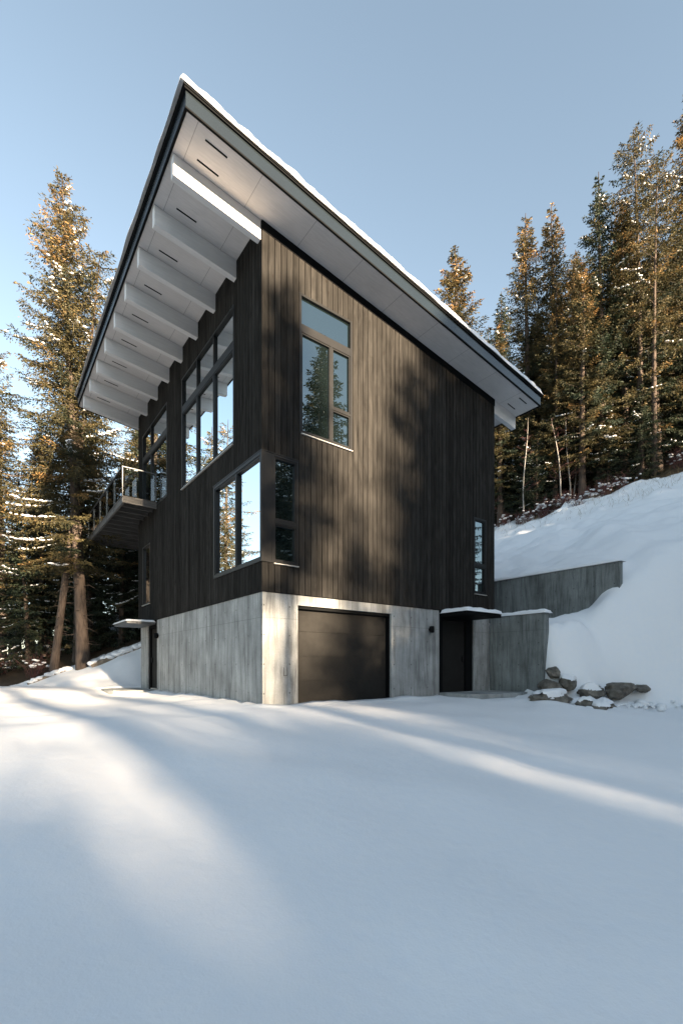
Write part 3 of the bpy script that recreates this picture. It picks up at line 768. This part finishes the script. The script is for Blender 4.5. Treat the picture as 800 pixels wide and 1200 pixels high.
# --- the forest behind, copies of the same kinds
fr = random.Random(77)
taken = []
def scatter(n, xr, dr, kinds, hr, label, group, mind=1.5, cond=None):
    k = 0; tries = 0
    while k < n and tries < n * 40:
        tries += 1
        x = fr.uniform(*xr); d = fr.uniform(*dr); p = spot(x, d)
        if cond and not cond(p, x, d): continue
        if any((p.x - a) ** 2 + (p.y - b) ** 2 < mind ** 2 for a, b in taken): continue
        taken.append((p.x, p.y)); k += 1
        place_copy(P_[fr.choice(kinds)], p, fr.uniform(*hr), fr.uniform(0, 6.28), label, group, lean=(fr.gauss(0, .02), fr.gauss(0, .02)), wide=fr.uniform(.9, 1.2))
scatter(16, (-22, -8.5), (22.5, 29), ('spruce', 'sparse', 'slim', 'fir'), (10, 14.5), 'conifer in the dense forest left of the house', 'conifers crowding behind the left trunks', 1.7)
scatter(10, (-20, -8.5), (22, 28), ('lower',), (4, 8), 'young fir filling the dark gap between the trunks left of the house', 'young firs among the left trunks', 1.2)
scatter(26, (-40, -8), (29, 52), ('spruce', 'fir', 'slim'), (11, 15), 'conifer deep in the forest behind the balcony', 'conifers deep in the left forest', 2.0)
hillc = lambda p, x, d: p.x > 25.5 - .12 * p.y and x / d > .27
scatter(22, (9, 27), (29, 38), ('fir', 'fir', 'spruce', 'fir'), (13, 19), 'conifer in the front ranks of the dark forest on the right hillside', 'conifers in the front of the hillside forest', 1.8, hillc)
scatter(26, (8, 40), (36, 56), ('fir', 'fir', 'fir', 'spruce'), (13, 19), 'conifer farther up in the dark hillside forest', 'conifers farther up the hillside', 2.0, hillc)
scatter(24, (10, 25), (28.5, 36), ('lower',), (3.5, 7.5), 'young dark fir filling the gaps at the hillside forest edge', 'young firs along the hillside forest edge', 1.3, hillc)

for k_ in range(34):
    x_, y_ = fr.uniform(22, 46), fr.uniform(-42, -5)
    if any((x_ - a) ** 2 + (y_ - b) ** 2 < 4 for a, b in taken) or abs((x_ - 7.1) * .62 + y_ * .835) < 5.8: continue
    taken.append((x_, y_))
    place_copy(P_[('fir', 'spruce')[k_ % 2]], (x_, y_, gz(x_, y_) - .1), fr.uniform(15, 20), fr.uniform(0, 6), 'conifer on the hillside beyond the right edge of the picture', 'hillside conifers beyond the right edge', wide=1.25)
# --- across the driveway, towards the sun: the trees whose shadows fall on the house and the snow
US = TO_SUN; QS = Vector((-US.y, US.x, 0))
def shade_tree(kind, q, dist, top, label, wide=1.0, rz=0.0):
    """q: sideways position, top: height at which its tip shades the garage wall plane"""
    p = QS * q + US * dist; g = gz(p.x, p.y)
    h = top + math.tan(SUN_EL) * dist - g
    place_copy(P_[kind], (p.x, p.y, g - .05), h, rz, label, 'conifers across the driveway', wide=wide)
place_copy(P_['slim'], (-10.2, 25.5, gz(-10.2, 25.5)), 13.5, .4, 'narrow spruce left of the picture, seen mirrored in the corner window', 'spruces mirrored in the windows')
place_copy(P_['sparse'], (-9.3, 21.5, gz(-9.3, 21.5)), 11.5, 1.4, 'open spruce left of the picture, seen mirrored in the corner window', 'spruces mirrored in the windows')
place_copy(P_['sparse'], (-13.5, 33.0, gz(-13.5, 33)), 24, 2.4, 'tall golden spruce left of the picture, seen mirrored in the upper windows', 'spruces mirrored in the windows')
place_copy(P_['sparse'], (-15.2, 41.0, gz(-15.2, 41)), 27, 3.4, 'tall golden spruce left of the picture, seen mirrored in the upper windows', 'spruces mirrored in the windows')
place_copy(P_['fir'], (15.5, -20.5, gz(15.5, -20.5)), 27, 3.4, 'dark fir right of the driveway, mirrored in the garage side window', 'firs mirrored in the garage side windows')
place_copy(P_['fir'], (18.4, -23.5, gz(18.4, -23.5)), 30, .4, 'dark fir right of the driveway, mirrored in the garage side window', 'firs mirrored in the garage side windows', wide=1.2)
place_copy(P_['fir'], (12.0, -17.0, gz(12, -17)), 17, 1.4, 'dark fir right of the driveway, mirrored in the garage side window', 'firs mirrored in the garage side windows')
LBL = 'unseen conifer across the driveway that shades or filters the sunlight'
SHADE = [('spruce', 4.9, 50, 10.2, 1.5, 0), ('fir', 6.9, 54, 13.2, 1.7, 1), ('fir', 9.2, 46, 14, 1.6, 2), ('spruce', 11.6, 42, 14, 1.4, 3), ('fir', 14.2, 38, 14.5, 1.4, 3),
         ('spire', .5, 46, 9.0, 1.45, 1.5), ('spire', .75, 52, 8.2, 1.2, 3.5), ('fir', 6.1, 60, 12.2, 1.3, 4), ('fir', 8.2, 60, 13.5, 1.4, 5), ('thick', 5.5, 66, 9.6, .85, 2), ('thick', 7.3, 67, 10.6, .85, 3), ('spruce', 2.5, 47, 5.2, .9, 2.2),
         ('thick', -1.5, 78, 1.2, .62, 2), ('thick', -2.6, 80, .6, .62, 2.5), ('thick', -.6, 79, .2, .5, 2.5),
         ('pine', -7.2, 47, 8.5, 1.0, 3), ('pine', -10.2, 52, 9.5, 1.1, 4), ('pine', -13.5, 49, 10, 1.2, 5), ('thick', -6.1, 78, .4, .65, 2.9)]
for k_ in range(12): SHADE.append((('fir', 'spruce')[k_ % 2], 13 + 2.1 * k_ + fr.uniform(-.6, .6), 34 + fr.uniform(-7, 7), 15.5 + fr.uniform(-1.5, 2), 1.35, fr.uniform(0, 6)))
for k_ in range(14): SHADE.append((('fir', 'spruce', 'thick')[k_ % 3], -16.5 - 2.3 * k_ + fr.uniform(-.6, .6), 42 + fr.uniform(-9, 9), 10 + fr.uniform(-3, 3), 1.3, fr.uniform(0, 6)))  # unseen trees added on the far side to block bright low sky
for q_ in np.arange(-15, 17, 1.05):                       # a close unseen stand, tip heights shaped to leave lit patches on the snow
    tp = -.75 + fr.uniform(-.25, .25)
    if -4.9 < q_ < -2.9: tp = -.72
    if -4.6 < q_ < -3.2: tp = -2.2
    if 0 < q_ < .85: tp = -2.2
    if q_ > 1.2: tp = .9 + fr.uniform(-.5, .6)
    if q_ > 3.5: tp = 3.0 + fr.uniform(-.5, .5)
    if q_ < -6.2: tp = 2.6 + fr.uniform(-.8, .8)
    SHADE.append(('thick', float(q_) + fr.uniform(-.3, .3), 84 + fr.uniform(-3, 3), tp, .72, fr.uniform(0, 6)))
for q_, t_, w_ in ((-1.3, 8.4, 2.0), (-3.3, 8.8, 2.2), (-5.6, 9.2, 2.3), (-8.4, 9.5, 2.4), (-11.5, 9.5, 2.4)): SHADE.append(('spire', q_, 56, t_, w_, q_))
SHADE.append(('thick', -5.35, 79, .3, .5, 1)); SHADE.append(('thick', 6.2, 45, 4.5, 1.2, 1))
for q_, t_ in ((-4.7, 2.2), (-4.25, 1.6), (-3.75, 1.3), (-3.25, 1.7), (-2.8, 1.5), (-5.1, 2.4), (-5.8, 2.6), (-6.6, 2.6), (-.1, 2.8), (1.0, 2.6), (.5, 1.4)): SHADE.append(('airy', q_, 92 + 2 * q_, t_, .62, q_ * 2))  # thin crowns added to filter the sun over the snow patches and streak
SHADE.append(('airy', .2, 112, 1.6, .5, 1))
for k_ in range(15): SHADE.append(('thick', 8.4 + 1.55 * k_, 31 + fr.uniform(-2, 2), 7.0 + .35 * k_ + fr.uniform(-.6, .6), 1.35, fr.uniform(0, 6)))
for k_ in range(10): SHADE.append(('fir', 12 + 2.3 * k_, 26 + fr.uniform(-2, 2), 14 + .3 * k_ + fr.uniform(-1, 1), 1.5, fr.uniform(0, 6)))
for q_ in np.arange(-6, -.55, .4): SHADE.append(('thick', float(q_) + fr.uniform(-.15, .15), 80 + fr.uniform(-.8, .8), (-1.8 if -4.7 < q_ < -3.7 else -1.5 if -3.7 <= q_ < -2.9 else -.95) + fr.uniform(-.12, .12), .75, fr.uniform(0, 6)))
for args in SHADE:
    shade_tree(args[0], args[1], args[2], args[3], LBL, args[4], args[5])

# ------------------------------------------------------------------ undergrowth, saplings, grass, fallen wood
ur = random.Random(19)
def sapling(loc, h, lean, label, group, seed, r0=.05):
    r = random.Random(seed); e = empty("sapling", loc); mb = MB(); n = 9
    def ax(q): return Vector((lean[0] * h * q + .12 * math.sin(q * 4 + seed), lean[1] * h * q + .1 * math.sin(q * 5 + seed * 2), h * q - .2 * (q == 0)))
    mb.tube([ax(i / n) for i in range(n + 1)], [r0 * (1 - .85 * i / n) for i in range(n + 1)], 7)
    mb.build("trunk", M['palebark'], e, True)
    mb = MB()
    for k in range(16):
        q = r.uniform(.25, .98); p = ax(q); a = r.uniform(0, 6.28); L = r.uniform(.4, 1.3) * (1.15 - q)
        d = Vector((math.cos(a), math.sin(a), r.uniform(.2, .9)))
        p2 = p + d * L * .6; p3 = p + (d + Vector((r.gauss(0, .3), r.gauss(0, .3), .1))) * L
        mb.tube([p, p2, p3], [.014, .009, .004], 4, False)
        for m in range(3):
            mb.tube([p2, p2 + (d + Vector((r.gauss(0, .6), r.gauss(0, .6), r.gauss(0, .4)))) * L * .4], [.006, .003], 3, False)
    mb.build("branches", M['twig'], e)
    return tag(e, label, 'tree', group)
for k, (xr, dep, h, ln, lb) in enumerate([
        (9.6, 30.5, 6.5, (-.02, .0), 'thin pale sapling standing just right of the house corner'),
        (11.9, 30.5, 6.8, (.01, 0), 'straight thin sapling under the lower tip of the roof'),
        (14.05, 29.8, 5.6, (-.17, .05), 'pale leaning sapling left of the brush pile on the hill'),
        (14.65, 30.2, 5.5, (-.10, .0), 'slightly leaning sapling next to the pale leaning one'),
        (17.2, 30.0, 7.2, (.0, .0), 'tallest straight pale birch trunk in the middle of the hillside edge'),
        (15.3, 31.0, 5.5, (.02, 0), 'short upright sapling behind the brush pile on the hill')]):
    sapling(spot(xr, dep), h, ln, lb, 'saplings along the hillside forest edge', 40 + k, .055 if k != 4 else .085)
def shrub(loc, h, w, label, group, seed, n=46, m='twig', snow=10):
    r = random.Random(seed); e = empty("shrub", loc); mb = MB(); sp, ss = [], []
    for k in range(n):
        a = r.uniform(0, 6.28); d = Vector((math.cos(a) * w * r.uniform(.1, 1), math.sin(a) * w * r.uniform(.1, 1), h * r.uniform(.5, 1.05)))
        b = Vector((r.gauss(0, w * .18), r.gauss(0, w * .18), -.1)); mid = b + d * .5 + Vector((r.gauss(0, .06), r.gauss(0, .06), .05))
        mb.tube([b, mid, b + d], [.009, .006, .003], 3, False)
        for j in range(3):
            p = mid.lerp(b + d, r.random()); mb.tube([p, p + Vector((r.gauss(0, .15), r.gauss(0, .15), r.uniform(.02, .25)))], [.004, .002], 3, False)
        if r.random() < snow / n: sp.append(b + d * .8); q = r.uniform(.04, .11); ss.append((q * 1.5, q, q * .5))
    mb.build("stems", M[m], e)
    if sp:
        SV, SF = snow_blobs(np.array([tuple(x) for x in sp]), np.array(ss), seed); np_mesh("stem_snow", SV, SF, M['snow'], True, None, e)['kind'] = 'stuff'
    return tag(e, label, 'shrub', group)
for k in range(40):
    p = spot(ur.uniform(10, 24), ur.uniform(27, 32.5))
    if p.x < 22.5: continue
    shrub(p, ur.uniform(.6, 1.5), ur.uniform(.4, .9), 'bare reddish shrub with snow along the hillside forest edge', 'bare shrubs along the hillside forest edge', 100 + k)
for k in range(9):
    p = spot(ur.uniform(-19, -9.5), ur.uniform(20.5, 24))
    shrub(p, ur.uniform(.5, 1.2), ur.uniform(.5, .9), 'tangle of bare twigs on the forest floor left of the house', 'bare shrubs under the left trees', 200 + k)
# dry grass poking through the snow below the tree line
mb = MB()
for k in range(1500):
    p = spot(ur.uniform(8, 22), ur.uniform(22, 31)); hc = p.x - .12 * p.y
    if p.x < 19.5 or ur.random() > min(1, (p.x - 18.5) / 5): continue
    h = ur.uniform(.12, .5); d = Vector((ur.gauss(0, .12), ur.gauss(0, .12), h))
    p.z += .02
    mb.tube([p, p + d * .6, p + d + Vector((ur.gauss(0, .06), ur.gauss(0, .06), -.02))], [.006, .004, .002], 3, False)
g_ = mb.build("dry_grass", M['straw']); tag(g_, 'dry grass stalks poking through the snow below the hillside trees', 'grass', kind='stuff')
def log_thing(a, b, rad, label, seed, snow=True):
    a, b = Vector(a), Vector(b); e = empty("fallen_log", a); mb = MB(); n = 8; r = random.Random(seed)
    pts = [(b - a) * (i / n) + Vector((r.gauss(0, .03), r.gauss(0, .03), rad * .5 + r.gauss(0, .02))) for i in range(n + 1)]
    mb.tube(pts, [rad * (1 - .45 * i / n) for i in range(n + 1)], 8); mb.build("log", M['dead'], e, True)
    if snow:
        P3 = [tuple(pts[0].lerp(pts[-1], r.random()) + Vector((r.gauss(0, .03), r.gauss(0, .03), rad * .8))) for _ in range(26)]
        SV, SF = snow_blobs(np.array(P3), np.array([(r.uniform(.12, .28), rad * 1.2, rad * .7) for _ in P3]), seed); np_mesh("log_snow", SV, SF, M['snow'], True, None, e)['kind'] = 'stuff'
    tag(e, label, 'log')
log_thing(spot(-10.4, 19.6), spot(-8.3, 21.0), .16, 'snow topped fallen log on the bank left of the entry canopy', 1)
log_thing(spot(-13.0, 19.4), spot(-11.6, 20.2), .10, 'thin fallen log at the foot of the leaning sunlit trunk', 2)
log_thing(spot(12.6, 27.6), spot(14.2, 28.4), .2, 'snow covered log lying on the hill below the saplings', 3)
for k, (xr, dep, sz, lb) in enumerate([(-7.9, 21.2, (.5, .4, .45), 'snow capped stump like rock behind the left entry canopy'), (13.6, 28.6, (.55, .4, .35), 'snow covered stone in the brush on the hill'), (15.2, 28.8, (.5, .4, .4), 'snow covered stone right of the hill brush pile')]):
    p = spot(xr, dep); boulder((p.x, p.y, p.z + sz[2] * .3), sz, k * 1.1, 60 + k, lb)

# loose clods of snow rolled down around the boulders
cr = random.Random(8); cp, cs = [], []
for k in range(90):
    x_ = cr.gauss(7.9, 1.1); y_ = -2.85 - .45 * (x_ - 7.5) - abs(cr.gauss(0, .3))
    if x_ < 6.2 or (x_ < 7.95 and y_ > -1.9): continue
    q_ = abs(cr.gauss(0, .035)) + .02
    cp.append((x_, y_, gz(x_, y_) + q_ * .2 + .02)); cs.append((q_ * cr.uniform(1, 1.7), q_ * 1.1, q_ * .75))
SV, SF = snow_blobs(np.array(cp), np.array(cs), 77)
tag(np_mesh("snow_clods", SV, SF, M['snow'], True), 'loose clods of snow scattered among the boulders beside the wing wall', 'snow', kind='stuff')
